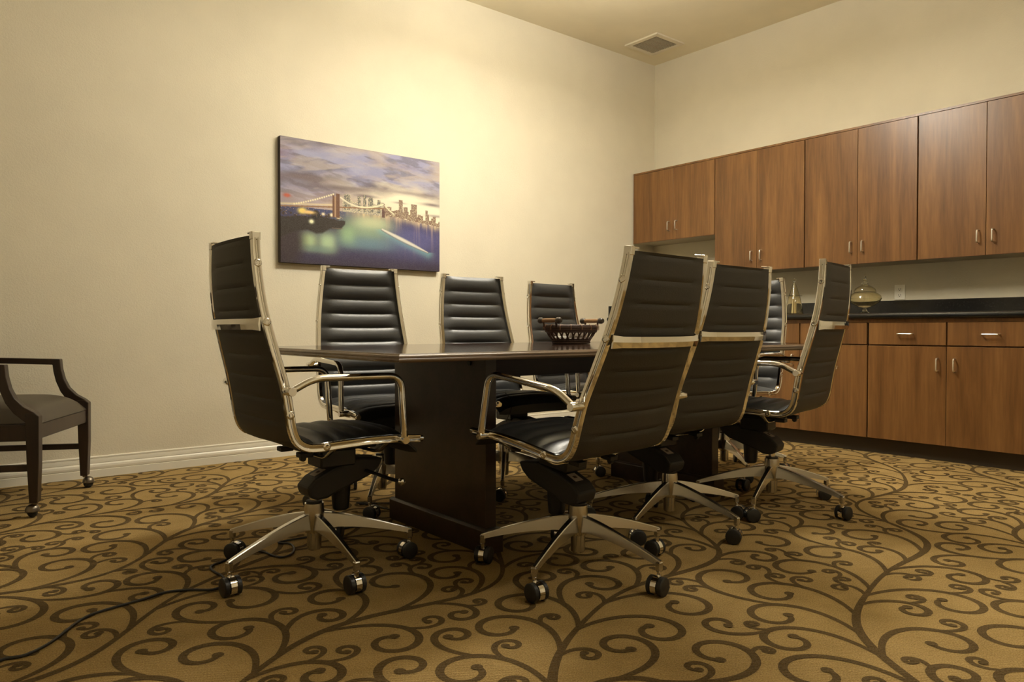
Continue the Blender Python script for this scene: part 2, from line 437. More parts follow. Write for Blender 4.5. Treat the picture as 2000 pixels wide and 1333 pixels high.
# black stone top with bullnose, upstands along both walls
t = thing('countertop', 'long black counter top with rounded front edge and low backsplash', 'countertop', (W, (1.30 + D) / 2, 0.874))
yl, yh = 1.30 - (1.30 + D) / 2, D - (1.30 + D) / 2
fx = -0.640; rr = 0.020
pr = [(fx + rr - rr * math.sin(a) if True else 0, 0.020 + rr * math.cos(a)) for a in [math.pi * k / 8 for k in range(9)]]
pr = [(-0.001, 0.040)] + [(fx + rr - rr * math.sin(math.pi * k / 8), 0.020 + rr * math.cos(math.pi * k / 8)) for k in range(9)] + [(-0.001, 0.0)]
MB().prism(pr, yl, yh - 0.001, axis='Y').build('slab', 'counter_black', t)
MB().box((-0.020, yl, 0.040), (-0.0005, yh - 0.001, 0.139), 0.002).build('backsplash', 'counter_black', t)
MB().box((-0.622, yh - 0.020, 0.040), (-0.0205, yh - 0.001, 0.139), 0.002).build('side_splash', 'counter_black', t)

# wall outlet above the backsplash
t = thing('wall_outlet', 'ivory double power outlet on the wall above the counter', 'outlet', (W - 0.0005, 2.318, 1.065))
MB().box((-0.006, -0.036, -0.047), (0, 0.036, 0.058), 0.002).build('cover_plate', 'outlet_ivory', t)
for z in (-0.016, 0.026):
    so = MB().box((-0.008, -0.017, z - 0.014), (-0.005, 0.017, z + 0.014), 0.001).build('socket', 'outlet_ivory', t)
    sl = MB()
    for y in (-0.007, 0.007): sl.box((-0.0084, y - 0.0012, z - 0.002), (-0.0078, y + 0.0012, z + 0.008))
    sl.box((-0.0084, -0.003, z - 0.010), (-0.0078, 0.003, z - 0.005))
    sl.build('slots', 'outlet_slot', so)

# ------------------------------------------------------------------ glass jars on the counter
def shell(prof, th):
    """outer profile down, inner profile back up: a closed glass wall"""
    inner = [(max(r - th, 0.0004), z) for r, z in prof]
    return prof + inner[::-1]
t = thing('cone_jar', 'clear glass jar with tall cone lid and ball finial on the black counter', 'jar', (5.10, 2.925, 0.9145))
MB().lathe(shell([(0.062, 0.004), (0.064, 0.010), (0.058, 0.050), (0.050, 0.095), (0.042, 0.135), (0.040, 0.138)], 0.003), 32, closed=True).build('body', 'amber_glass', t)
MB().lathe([(0.0, 0.0), (0.060, 0.0), (0.064, 0.003), (0.064, 0.009), (0.0, 0.009)], 32).build('foot', 'amber_glass', t)
MB().lathe(shell([(0.054, 0.139), (0.055, 0.142), (0.038, 0.146), (0.026, 0.180), (0.016, 0.215), (0.008, 0.240), (0.006, 0.245)], 0.003), 32, closed=True).build('lid', 'jar_glass', t)
MB().lathe([(0.0, 0.2445), (0.006, 0.245), (0.005, 0.249), (0.011, 0.254), (0.0135, 0.261), (0.011, 0.269), (0.0, 0.273)], 20).build('finial', 'jar_glass', t)
MB().lathe([(0.0, 0.012), (0.022, 0.012), (0.012, 0.135), (0.002, 0.236), (0.0, 0.238)], 20).build('inner_cone', 'chrome', t)
t = thing('apothecary_jar', 'squat round amber glass jar on a short foot with stepped pointed lid', 'jar', (5.10, 2.402, 0.9145))
MB().lathe([(0.0, 0), (0.032, 0), (0.032, 0.006), (0.018, 0.014), (0.012, 0.030), (0.020, 0.040), (0.0, 0.042)], 32).build('foot', 'amber_glass', t)
MB().lathe(shell([(0.022, 0.0425), (0.060, 0.058), (0.092, 0.080), (0.106, 0.105), (0.100, 0.125), (0.078, 0.142), (0.066, 0.150)], 0.003), 40, closed=True).build('bowl', 'amber_glass', t)
MB().lathe(shell([(0.070, 0.1505), (0.071, 0.154), (0.064, 0.172), (0.045, 0.186), (0.022, 0.196), (0.016, 0.200)], 0.003), 40, closed=True).build('lid', 'jar_glass', t)
MB().lathe([(0.0, 0.1995), (0.016, 0.2005), (0.021, 0.208), (0.014, 0.217), (0.008, 0.220), (0.015, 0.228), (0.009, 0.237), (0.0055, 0.241), (0.0085, 0.249), (0.004, 0.258), (0.006, 0.266), (0.0, 0.283)], 24).build('finial', 'jar_glass', t)

# ------------------------------------------------------------------ picture on the back wall
def fbm(X, Y, seed, oct=5, lac=2.0, gain=0.5):
    rs = np.random.RandomState(seed); out = np.zeros_like(X); amp = 1.0; tot = 0
    for o_ in range(oct):
        g = rs.rand(64, 64); x = X * lac ** o_; y = Y * lac ** o_
        xi, yi = np.floor(x).astype(int), np.floor(y).astype(int); fx_, fy_ = x - xi, y - yi
        fx_, fy_ = fx_ * fx_ * (3 - 2 * fx_), fy_ * fy_ * (3 - 2 * fy_)
        a = g[yi % 64, xi % 64]; b_ = g[yi % 64, (xi + 1) % 64]; c = g[(yi + 1) % 64, xi % 64]; d = g[(yi + 1) % 64, (xi + 1) % 64]
        out += amp * (a * (1 - fx_) * (1 - fy_) + b_ * fx_ * (1 - fy_) + c * (1 - fx_) * fy_ + d * fx_ * fy_); tot += amp; amp *= gain
    return out / tot
def picture():
    x0, x1, z0, z1 = 1.8154, 3.0091, 1.226, 2.0196; th = 0.038
    t = thing('canvas_picture', 'canvas print of a lit suspension bridge and city skyline at dusk', 'picture', ((x0 + x1) / 2, D - 0.002, z0))
    w, h = x1 - x0, z1 - z0
    MB().box((-w / 2, -th, 0), (w / 2, 0, h), 0.003).build('canvas', 'canvas_side', t)
    NX, NY = 420, 280
    u = np.linspace(0, 1, NX); v = np.linspace(0, 1, NY)          # u right, v up
    U, V = np.meshgrid(u, v)
    def lerp(a, b_, f): return a + (np.array(b_) - a) * f[..., None]
    C = np.zeros((NY, NX, 3))
    hor = 0.452 - 0.05 * np.clip((U - 0.70) / 0.30, 0, 1) ** 1.1      # waterline sweeps down on the right
    # sky
    n1 = fbm(U * 3.2 + 2, V * 7.5, 3, 6); n2 = fbm(U * 6 + 9, V * 13, 8, 5); n3 = fbm(U * 2.3, V * 5, 21, 4)
    C[:] = (0.34, 0.30, 0.36)
    C = lerp(C, (0.20, 0.16, 0.19), np.clip((n1 - 0.45) * 6, 0, 1) * 0.85)
    C = lerp(C, (0.44, 0.46, 0.68), np.clip((n3 - 0.47) * 6, 0, 1) * 0.65)
    n4 = fbm(U * 9 + 3, V * 26 + U * 5, 77, 5); n5 = fbm(U * 5 + 1, V * 15 - U * 4, 78, 5)
    C = lerp(C, (0.17, 0.14, 0.16), np.clip((n4 - 0.50) * 7, 0, 1) * 0.55)
    C = lerp(C, (0.60, 0.52, 0.46), np.clip((n5 - 0.53) * 7, 0, 1) * 0.50 * np.clip(1.2 - np.abs(V - 0.75) * 2.5, 0, 1))
    C = lerp(C, (0.22, 0.10, 0.13), np.clip(1 - np.hypot(U / 0.12, (V - 0.87) / 0.08), 0, 1) * 0.6)
    C = lerp(C, (0.62, 0.52, 0.42), np.clip((n2 - 0.52) * 5, 0, 1) * np.clip(U * 1.4, 0, 1) * 0.55)
    glow = np.exp(-(((U - 0.76) / 0.36) ** 2 + ((V - 0.52 + 0.10 * (U - 0.74)) / 0.16) ** 2))
    C = lerp(C, (0.97, 0.90, 0.72), np.clip(glow * 1.75 - np.clip((n1 - 0.50) * 2.2, 0, 0.5), 0, 1))
    glow2 = np.exp(-(((U - 0.33) / 0.30) ** 2 + ((V - 0.50) / 0.10) ** 2)); C = lerp(C, (0.62, 0.46, 0.36), glow2 * 0.55)
    for (cu, cv, su, sv, k) in ((0.28, 0.645, 0.20, 0.022, .8), (0.50, 0.61, 0.07, 0.012, .8), (0.12, 0.70, 0.16, 0.028, .7), (0.42, 0.66, .10, .012, .5), (0.95, 0.60, 0.08, 0.016, .8), (0.72, 0.585, 0.04, 0.008, .6), (0.98, 0.50, 0.07, 0.012, .7), (0.78, 0.68, .15, .015, .45)):
        C = lerp(C, (0.24, 0.19, 0.20), np.clip(np.exp(-((U - cu) / su) ** 2 - ((V - cv + 0.02 * (n1 - .5)) / sv) ** 2) * k * (0.6 + n2), 0, 1))
    # skyline, columns of buildings (far centre, then right bank)
    rs = np.random.RandomState(5)
    def tower(u0, u1, top, base, col, lit):
        m = (U >= u0) & (U <= u1) & (V <= top) & (V >= base)
        C[m] = col
        wn = rs.rand(NY, NX) < lit
        C[m & wn] = (0.80, 0.72, 0.50)
    uu = 0.355
    while uu < 0.60:
        ww = rs.uniform(0.012, 0.03); tower(uu, uu + ww, 0.505 + rs.uniform(0.0, 0.065), 0.452, (0.40, 0.37, 0.33), 0.35); uu += ww * rs.uniform(0.8, 1.2)
    for (a, b_, tp) in ((0.365, 0.402, 0.60), (0.447, 0.466, 0.60), (0.484, 0.502, 0.615), (0.515, 0.545, 0.60), (0.572, 0.592, 0.585)):
        tower(a, b_, tp, 0.47, (0.22, 0.21, 0.19), 0.22)
    uu = 0.622
    while uu < 1.0:
        hz = 0.452 - 0.05 * max(0, (uu - 0.70) / 0.30) ** 1.1
        ww = rs.uniform(0.008, 0.022); tower(uu, uu + ww, hz + rs.uniform(0.025, 0.095), hz, (0.30, 0.20, 0.15), 0.20); uu += ww
    for (a, b_, tp, bs) in ((0.715, 0.742, 0.612, .45), (0.747, 0.775, 0.555, .45), (0.798, 0.838, 0.585, .44), (0.898, 0.915, 0.545, .42), (0.910, .925, .51, .42)):
        tower(a, b_, tp, bs, (0.33, 0.24, 0.185), 0.12)
    # water
    wat = V < hor
    Cw = np.zeros_like(C); Cw[:] = (0.085, 0.07, 0.12)
    wn1 = fbm(U * 4, V * 10, 31, 5)
    Cw = lerp(Cw, (0.16, 0.16, 0.34), np.clip(np.exp(-((U - 0.82) / 0.22) ** 2 - ((V - 0.26) / 0.14) ** 2) + 0.3 * wn1, 0, 1) * 0.9)
    Cw = lerp(Cw, (0.10, 0.11, 0.22), np.clip(np.exp(-((U - 0.30) / 0.3) ** 2 - ((V - 0.44) / 0.05) ** 2), 0, 1))
    def blob(cu, cv, su, sv, col, k):
        nonlocal Cw
        Cw = lerp(Cw, col, np.clip(np.exp(-np.abs((U - cu) / su) ** 2.6 - np.abs((V - cv) / sv) ** 2.6) * k, 0, 1))
    blob(0.50, 0.31, 0.15, 0.11, (0.38, 0.50, 0.36), 0.85); blob(0.54, 0.385, 0.12, 0.055, (0.66, 0.70, 0.46), 0.85)
    blob(0.50, 0.20, 0.20, 0.06, (0.22, 0.34, 0.42), 0.7)
    blob(0.155, 0.185, 0.052, 0.070, (0.50, 0.62, 0.38), 0.95); blob(0.265, 0.185, 0.050, 0.080, (0.52, 0.66, 0.44), 0.95); blob(0.21, 0.125, 0.10, 0.03, (0.26, 0.36, 0.32), 0.7)
    blob(0.385, 0.26, 0.05, 0.08, (0.42, 0.60, 0.36), 0.7)
    near_shore = np.exp(-((V - hor) / 0.035) ** 2) * np.clip((U - 0.33) * 6, 0, 1)
    Cw = lerp(Cw, (0.85, 0.68, 0.42), np.clip(near_shore * (0.35 + 1.3 * (fbm(U * 60, V * 3, 44, 3) - 0.3)), 0, 1) * 0.9)
    streak = np.clip((fbm(U * 55, V * 2.0, 51, 3) - 0.55) * 6, 0, 1) * np.exp(-np.abs(V - hor) / 0.10) * np.clip((U - .5) * 4, 0, 1)
    Cw = lerp(Cw, (0.70, 0.52, 0.42), np.clip(streak, 0, 1) * 0.6)
    C[wat] = Cw[wat]
    # wake of a boat
    du, dv = (0.915 - 0.605), (0.165 - 0.335)
    tt = np.clip(((U - 0.605) * du + (V - 0.335) * dv) / (du * du + dv * dv), 0, 1)
    dist = np.hypot((U - 0.605 - tt * du) * 1.5, V - 0.335 - tt * dv); wd = 0.004 + 0.011 * np.sin(np.pi * np.clip(tt * 0.9 + 0.1, 0, 1))
    side = (V - 0.335 - tt * dv)
    C = lerp(C, (0.30, 0.55, 0.55), np.clip(np.exp(-(dist / 0.05) ** 2) * (side < 0) * 0.65, 0, 1) * (wat))
    C = lerp(C, (0.80, 0.76, 0.68), np.clip(1.5 - dist / wd, 0, 1)); C = lerp(C, (0.30, 0.24, 0.24), np.clip(1.3 - np.abs(dist - wd * 1.35) / 0.006, 0, 1) * (side < 0) * 0.7)
    # dark near bank with lamps and a pier
    wob = 0.03 * (fbm(U * 30, V * 9, 61, 4) - 0.5)
    top_ = np.interp(U, [0, 0.05, 0.10, 0.16, 0.22, 0.28, 0.33, 0.372], [0.365, 0.365, 0.385, 0.392, 0.400, 0.385, 0.378, 0.382]) + wob
    bot_ = np.interp(U, [0, 0.05, 0.10, 0.15, 0.20, 0.235, 0.28, 0.345, 0.372], [0.20, 0.235, 0.262, 0.275, 0.250, 0.258, 0.300, 0.306, 0.35])
    # dark water in the lower left, unlit by the lamps
    wl = np.clip((0.115 + 0.05 * np.sin(V * 9) - U) * 14, 0, 1) * np.clip((0.33 - V) * 30, 0, 1)
    C = lerp(C, (0.085, 0.062, 0.062), wl * 0.9)
    C = lerp(C, (0.080, 0.060, 0.070), np.clip((0.10 - V) * 9, 0, 1) * 0.75)
    C = lerp(C, (0.070, 0.056, 0.046), np.clip((V - bot_) / 0.018 + 0.5, 0, 1) * (V < top_) * (U < 0.372 - 0.25 * np.clip(0.335 - V, 0, 0.1)))
    bush = np.hypot((U - 0.197) / 0.027, (V - 0.403) / 0.036) + 0.5 * (fbm(U * 60, V * 40, 63, 3) - 0.5); C[bush < 0.95] = (0.045, 0.038, 0.032)
    shore = (fbm(U * 70, V * 60, 64, 3) > 0.56) & (V > top_ - 0.004) & (V < 0.425) & (U < 0.36); C[shore] = (0.10, 0.07, 0.055)
    C[(np.abs(V - 0.308) < 0.0022) & (U > 0.29) & (U < 0.36)] = (0.30, 0.22, 0.17)
    spk = (np.random.RandomState(9).rand(NY, NX) < 0.02) & (V > 0.385) & (V < 0.47) & (U < 0.36); C[spk] = (0.75, 0.55, 0.32)
    for (cu, cv, su, sv, col) in ((0.12, 0.425, 0.020, 0.020, (0.95, 0.78, 0.25)), (0.155, 0.418, 0.03, 0.012, (0.90, 0.66, 0.30)), (0.172, 0.345, 0.011, 0.014, (0.92, 0.92, 0.66)), (0.24, 0.415, 0.008, 0.01, (0.9, 0.8, 0.6)), (0.29, 0.415, 0.008, 0.012, (0.95, 0.85, 0.6)), (0.33, 0.40, 0.01, 0.01, (0.9, 0.75, 0.5)), (0.035, 0.535, 0.018, 0.014, (0.55, 0.16, 0.10))):
        C = lerp(C, col, np.clip(1.6 * np.exp(-((U - cu) / su) ** 2 - ((V - cv) / sv) ** 2), 0, 1))
    # bridge: deck, two towers, lit cables
    deck = 0.447 + 0.115 * U
    C[(np.abs(V - deck) < 0.006) & (U < 0.63)] = (0.36, 0.22, 0.13)
    C = lerp(C, (0.85, 0.72, 0.45), np.clip(np.exp(-((V - deck - 0.018) / 0.008) ** 2), 0, 1) * (U < 0.32) * 0.75)
    for (a, b_) in ((0.295, 0.306), (0.316, 0.338)):
        m_ = (U > a) & (U < b_) & (V > 0.395) & (V < 0.597 - (0.012 if a < 0.31 else 0)); C[m_] = (0.22, 0.12, 0.075)
    C[(U > 0.306) & (U < 0.316) & (V > 0.40) & (V < 0.57)] = (0.50, 0.34, 0.22)
    C[(np.abs(U - 0.612) < 0.010) & (V > 0.44) & (V < 0.512)] = (0.20, 0.12, 0.10)
    C[(np.abs(U - 0.618) < 0.003) & (V > 0.50) & (V < 0.56)] = (0.36, 0.26, 0.2)
    def lights(f, ua, ub, n, r, col):
        nonlocal C
        for k in range(n):
            q = ua + (ub - ua) * k / (n - 1); C = lerp(C, col, np.clip(1.7 * np.exp(-(((U - q) * 1.5) ** 2 + (V - f(q)) ** 2) / r ** 2), 0, 1))
    lights(lambda q: 0.470 + 0.118 * ((q - 0.06) / 0.24) ** 1.25, 0.075, 0.30, 18, 0.0058, (0.98, 0.90, 0.62))
    lights(lambda q: 0.508 + 0.075 * ((0.47 - q) / 0.14) ** 2, 0.345, 0.47, 20, 0.0055, (0.90, 0.84, 0.66))
    lights(lambda q: 0.508 + 0.045 * ((q - 0.47) / 0.14) ** 2, 0.47, 0.61, 30, 0.0055, (0.90, 0.86, 0.62))
    lights(lambda q: 0.550 - 0.07 * ((q - 0.62) / 0.06) ** 0.8, 0.622, 0.68, 14, 0.005, (0.85, 0.80, 0.6))
    C = C ** 1.2 * 0.80
    C = np.clip(C + (np.random.RandomState(2).rand(NY, NX, 1) - 0.5) * 0.03, 0.004, 1)
    vs = np.stack([(U - 0.5) * (w - 0.004), np.full_like(U, -th - 0.0006), V * (h - 0.004) + 0.002], -1).reshape(-1, 3)
    idx = np.arange(NX * NY).reshape(NY, NX)
    fs = np.stack([idx[:-1, :-1], idx[:-1, 1:], idx[1:, 1:], idx[1:, :-1]], -1).reshape(-1, 4)
    me = bpy.data.meshes.new('print'); me.from_pydata(vs.tolist(), [], fs.tolist())
    ca = me.color_attributes.new('print', 'FLOAT_COLOR', 'POINT')
    ca.data.foreach_set('color', np.concatenate([C.reshape(-1, 3), np.ones((NX * NY, 1))], 1).ravel().astype(np.float32))
    me.materials.append(M_('painting_print')); put('print', me, t)
picture()

# ------------------------------------------------------------------ conference table
TX0, TX1, TY0, TY1, TZ = 1.085, 3.545, 1.835, 3.045, 0.7355
tcx, tcy = (TX0 + TX1) / 2, (TY0 + TY1) / 2
t = thing('conference_table', 'long dark wood conference table on two panel pedestals', 'table', (tcx, tcy, 0))
hx, hy = (TX1 - TX0) / 2, (TY1 - TY0) / 2
MB().box((-hx + 0.016, -hy + 0.016, TZ - 0.024), (hx - 0.016, hy - 0.016, TZ)).build('tabletop', 'table_top_wood', t)
# moulded edge: stepped round profile mitred around the top
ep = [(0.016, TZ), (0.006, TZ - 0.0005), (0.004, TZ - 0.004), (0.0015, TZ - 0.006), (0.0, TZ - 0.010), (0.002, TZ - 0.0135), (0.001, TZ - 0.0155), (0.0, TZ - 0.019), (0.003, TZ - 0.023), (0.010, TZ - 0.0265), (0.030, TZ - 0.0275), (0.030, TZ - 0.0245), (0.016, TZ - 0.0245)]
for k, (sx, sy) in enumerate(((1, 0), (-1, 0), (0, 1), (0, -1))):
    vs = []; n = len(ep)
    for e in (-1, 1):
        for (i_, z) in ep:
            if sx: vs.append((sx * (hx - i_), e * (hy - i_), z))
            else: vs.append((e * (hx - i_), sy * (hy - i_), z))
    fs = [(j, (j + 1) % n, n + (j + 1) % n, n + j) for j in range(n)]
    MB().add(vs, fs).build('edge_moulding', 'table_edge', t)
zb = TZ - 0.0275
for (px0, py0, py1) in ((1.587, 2.085, 2.765), (2.990, 2.122, 2.795)):
    x0, x1 = px0 - tcx, px0 + 0.078 - tcx
    cx = (x0 + x1) / 2
    pd = MB().box((x0 + 0.014, py0 + 0.022 - tcy, 0.0), (x1 - 0.014, py1 - 0.022 - tcy, zb), 0.002).build('pedestal', 'table_wood', t)
    pp = [(x0, 0.0), (x1, 0.0), (x1, 0.082), (x1 - 0.010, 0.090), (x0 + 0.010, 0.090), (x0, 0.082)]
    MB().prism(pp, py0 - tcy, py1 - tcy, axis='Y', bev=0.0015).build('plinth', 'table_wood', pd)
MB().box((1.652 - tcx, -0.02, 0.607), (3.000 - tcx, 0.02, zb), 0.002).build('apron', 'table_wood', t)
MB().box((-hx + 0.10, -hy + 0.10, zb - 0.004), (hx - 0.10, hy - 0.10, zb + 0.003)).build('underside_board', 'table_wood', t)
MB().lathe([(0.0, 0), (0.010, 0), (0.010, 0.006), (0.0, 0.006)], 14, (1.600 - tcx - 0.0055, 2.20 - tcy, 0.683), axis='X').build('cable_hole_cap', 'black_plastic', t)

# ------------------------------------------------------------------ office chairs
CP = [(-0.2665, 1.100), (-0.2655, 1.012), (-0.2585, 0.925), (-0.2460, 0.845), (-0.2220, 0.745), (-0.1975, 0.648), (-0.1830, 0.565), (-0.1745, 0.515), (-0.1580, 0.477), (-0.1270, 0.457), (-0.0850, 0.453),
      (-0.0300, 0.456), (0.0800, 0.459), (0.1800, 0.457), (0.2700, 0.450)]
PATH = [(p.x, p.z) for p in smooth_path([(a, 0, b_) for a, b_ in CP], 6)]
def halfw(z):                      # outer half width of the frame
    if z > 0.837: return 0.197 + (0.227 - 0.197) * (1.096 - min(z, 1.096)) / (1.096 - 0.837)
    if z > 0.64: return 0.227 + (0.244 - 0.227) * (0.837 - z) / (0.837 - 0.64)
    return 0.244
def rrect(w, h, r, n=3):
    out = []
    for (sx, sy, a0) in ((1, 1, 0), (-1, 1, 90), (-1, -1, 180), (1, -1, 270)):
        for k in range(n + 1):
            a = R(a0 + 90 * k / n); out.append((sx * (w / 2 - r) + r * math.cos(a), sy * (h / 2 - r) + r * math.sin(a)))
    return out
CM = {}
def chair_meshes():
    # side rails of the frame (one mesh per side)
    for s in (1, -1):
        pth = [(p[0], s * (halfw(p[1]) - 0.010), p[1]) for p in PATH]
        mb = MB().sweep(pth, [(0.0095, 0.0105), (0.0065, 0.013), (-0.0065, 0.013), (-0.0095, 0.010), (-0.0095, -0.010), (-0.0065, -0.013), (0.0065, -0.013), (0.0095, -0.0105), (0.0095, -0.0035), (0.0085, -0.0020), (0.0060, -0.0015), (0.0060, 0.0005), (0.0085, 0.0010), (0.0095, 0.0025)], up=(0, s, 0))
        e = PATH[-1]; mb.tube([(e[0] - 0.002, s * 0.234, e[1]), (e[0] + 0.012, s * 0.234, e[1] - 0.001)], 0.0105, 12)
        CM['side_rail', s] = mb.mesh('side_rail', 'chrome')
        w = halfw(1.10) - 0.010
        CM['top_cap', s] = MB().box((-0.2805, s * w - 0.0105, 1.080), (-0.2525, s * w + 0.0105, 1.106), 0.003, seg=2).box((-0.2795, min(s * w, s * (w - 0.030)), 1.0995), (-0.2535, max(s * w, s * (w - 0.030)), 1.1055), 0.0025, seg=2).mesh('top_cap', 'chrome')
        # arm loop
        ya = s * (0.244 + 0.030)
        pts = [(0.190, ya, 0.455), (0.183, ya, 0.560), (0.177, ya, 0.667), (-0.122, ya, 0.670), (-0.194, ya, 0.635)]
        mb = MB().sweep(fillet(pts, 0.050, 8), rrect(0.022, 0.022, 0.0095), up=(0, 1, 0))
        mb.lathe([(0.0, 0.0), (0.0125, 0.0), (0.0135, 0.002), (0.0135, 0.050), (0.012, 0.053), (0.0, 0.053)], 14, (-0.195, s * 0.236 if s > 0 else s * 0.236 - 0.053, 0.634), axis='Y')
        mb.lathe([(0.0, 0.0), (0.0125, 0.0), (0.0135, 0.002), (0.0135, 0.046), (0.012, 0.049), (0.0, 0.049)], 14, (0.190, s * 0.236 if s > 0 else s * 0.236 - 0.049, 0.456), axis='Y')
        CM['armrest', s] = mb.mesh('armrest', 'chrome')
    CM['screw'] = MB().lathe([(0.0125, -0.004), (0.0125, 0.0012), (0.010, 0.0026), (0.0065, 0.0026), (0.0055, 0.0010), (0.0, 0.0010)], 14, axis='Y').mesh('screw', 'chrome')
    # upholstery: one quilted sling, split at the bend
    d = [0.0]
    for i in range(1, len(PATH)): d.append(d[-1] + math.dist(PATH[i], PATH[i - 1]))
    def at(u):
        if u > d[-1] - 0.02: pass
        for i in range(1, len(d)):
            if u <= d[i] or i == len(d) - 1:
                f = (u - d[i - 1]) / (d[i] - d[i - 1]); p, q = PATH[i - 1], PATH[i]
                tx, tz = q[0] - p[0], q[1] - p[1]; l = math.hypot(tx, tz)
                return (p[0] + tx * f, p[1] + tz * f), (tx / l, tz / l)
    ubend = next(d[i] for i in range(len(PATH)) if PATH[i][1] < 0.475)
    RIB = 0.0695
    def cushion(u0, u1, roll):
        nu = max(8, int((u1 - u0) / RIB * 8)); nv = 14; F = []; B = []
        us = [u0 + (u1 - u0) * i / nu for i in range(nu + 1)]
        for u in us:
            (sx, sz), (tx, tz) = at(u); nx, nz = -tz, tx
            ph = (u - 0.016) / RIB; ph = ph - math.floor(ph)
            rib = max(0.0, math.sin(math.pi * ph)) ** 0.55
            groove = math.exp(-(min(ph, 1 - ph) / 0.06) ** 2)
            end = min(1, (u - u0 + 0.0) / 0.012 + 0.15 if u0 == 0.006 else 1)
            drop = 0.0
            if roll and u > u1 - 0.075: drop = ((u - (u1 - 0.075)) / 0.075) ** 2 * 0.040
            fr = []; bk = []
            hw = halfw(sz) - 0.0165
            for j in range(nv + 1):
                v_ = -1 + 2 * j / nv; e = (1 - abs(v_) ** 5); y = v_ * hw
                sag = 0.010 * (1 - v_ * v_) * (1 if not roll else -0.6)
                of = -0.002 + e * (0.010 + 0.014 * rib) * end - sag
                ob = -0.0095 - e * (0.0035 - 0.0045 * groove) - sag
                if roll: of += 0.006 * e; ob -= 0.006 * e
                fr.append((sx + nx * of, y, sz + nz * of - drop)); bk.append((sx + nx * ob, y, sz + nz * ob - drop))
            F.append(fr); B.append(bk)
        mb = MB(); m = nv + 1; n = nu + 1
        vs = [p for r_ in F for p in r_] + [p for r_ in B for p in r_]; o_ = n * m
        ff = [(i * m + j, i * m + j + 1, (i + 1) * m + j + 1, (i + 1) * m + j) for i in range(nu) for j in range(nv)]
        fb = [(o_ + i * m + j, o_ + (i + 1) * m + j, o_ + (i + 1) * m + j + 1, o_ + i * m + j + 1) for i in range(nu) for j in range(nv)]
        side = [(i * m, (i + 1) * m, o_ + (i + 1) * m, o_ + i * m) for i in range(nu)] + [(i * m + nv, o_ + i * m + nv, o_ + (i + 1) * m + nv, (i + 1) * m + nv) for i in range(nu)]
        side += [(j, o_ + j, o_ + j + 1, j + 1) for j in range(nv)] + [(nu * m + j, nu * m + j + 1, o_ + nu * m + j + 1, o_ + nu * m + j) for j in range(nv)]
        n0 = len(mb.v); mb.v += vs
        for fl, mi in ((ff, 0), (fb, 1), (side, 0)):
            for f in fl: mb.f.append(f); mb.mi.append(mi); mb.sm.append(True)
        return mb
    CM['backrest'] = cushion(0.006, ubend, False).mesh('backrest', ['black_leather', 'back_leather'])
    CM['seat'] = cushion(ubend, d[-1] - 0.004, True).mesh('seat', ['black_leather', 'back_leather'])
    # chrome strap across the back
    hb_ = halfw(0.83) - 0.012; pts = []
    for k in range(13):
        v_ = -1 + 2 * k / 12; x = -0.262 - 0.018 * (1 - abs(v_) ** 3) - 0.004
        pts.append((x, v_ * hb_, 0.832))
    mb = MB(); n = len(pts); vs = []
    for (x, y, z) in pts:
        v_ = abs(y) / hb_; hh = 0.0165 + 0.003 * max(0, (v_ - 0.92) / 0.08) ** 2
        vs += [(x, y, z - hh), (x - 0.003, y, z), (x, y, z + hh), (x + 0.004, y, z + hh), (x + 0.004, y, z - hh)]
    fs = [(i * 5 + k, i * 5 + (k + 1) % 5, (i + 1) * 5 + (k + 1) % 5, (i + 1) * 5 + k) for i in range(n - 1) for k in range(5)] + [(0, 1, 2, 3, 4), tuple((n - 1) * 5 + k for k in range(5))]
    CM['back_strap'] = mb.add(vs, fs).mesh('back_strap', 'chrome')
    # cross bars under the seat
    pts = [(0, -0.234, 0.450), (0, -0.162, 0.406), (0, 0.162, 0.406), (0, 0.234, 0.450)]
    CM['cross_bar'] = MB().sweep(fillet(pts, 0.02, 4), rrect(0.007, 0.020, 0.003), up=(0, 0, 1)).mesh('cross_bar', 'chrome')
    # tilt mechanism
    prof_ = [(-0.044, 0.288), (-0.034, 0.258), (-0.010, 0.245), (0.030, 0.247), (0.060, 0.262), (0.125, 0.283), (0.190, 0.306), (0.222, 0.330), (0.240, 0.362), (0.150, 0.372), (0.045, 0.344), (-0.015, 0.318)]
    mb = MB().prism(prof_, -0.048, 0.048, axis='Y', bev=0.008)
    CM['tilt_housing'] = mb.mesh('tilt_housing', 'dark_plastic')
    mb = MB().box((-0.045, -0.080, 0.410), (0.195, 0.080, 0.424), 0.004).box((0.000, -0.055, 0.350), (0.130, 0.055, 0.411), 0.006)
    mb.box((-0.090, -0.100, 0.402), (-0.046, -0.060, 0.418), 0.002).box((-0.090, 0.060, 0.402), (-0.046, 0.100, 0.418), 0.002)
    mb.lathe([(0.0, -0.006), (0.010, -0.006), (0.010, 0.006), (0.0, 0.006)], 12, (-0.075, -0.08, 0.398), axis='Y')
    CM['seat_plate'] = mb.mesh('seat_plate', 'black_plastic')
    CM['tension_knob'] = MB().lathe([(0.0, 0.192), (0.022, 0.192), (0.028, 0.197), (0.030, 0.215), (0.034, 0.280), (0.0, 0.282)], 20, (0.098, 0, 0)).mesh('tension_knob', 'black_plastic')
    mb = MB(); al = math.atan2(0.344 - 0.318, 0.06)
    P = lambda s_, y, off=0.0006: (s_, y, 0.318 + (s_ + 0.015) * math.tan(al) + off)
    mb.add([P(-0.008, -0.020, .0012), P(0.034, -0.020, .0012), P(0.034, 0.020, .0012), P(-0.008, 0.020, .0012)], [(0, 1, 2, 3)], 0)
    mb.add([P(0.008, -0.008, .0016), P(0.020, -0.008, .0016), P(0.020, 0.008, .0016), P(0.008, 0.008, .0016)], [(0, 1, 2, 3)], 1)
    CM['sticker'] = mb.mesh('sticker', ['paper_label', 'label_mark'])
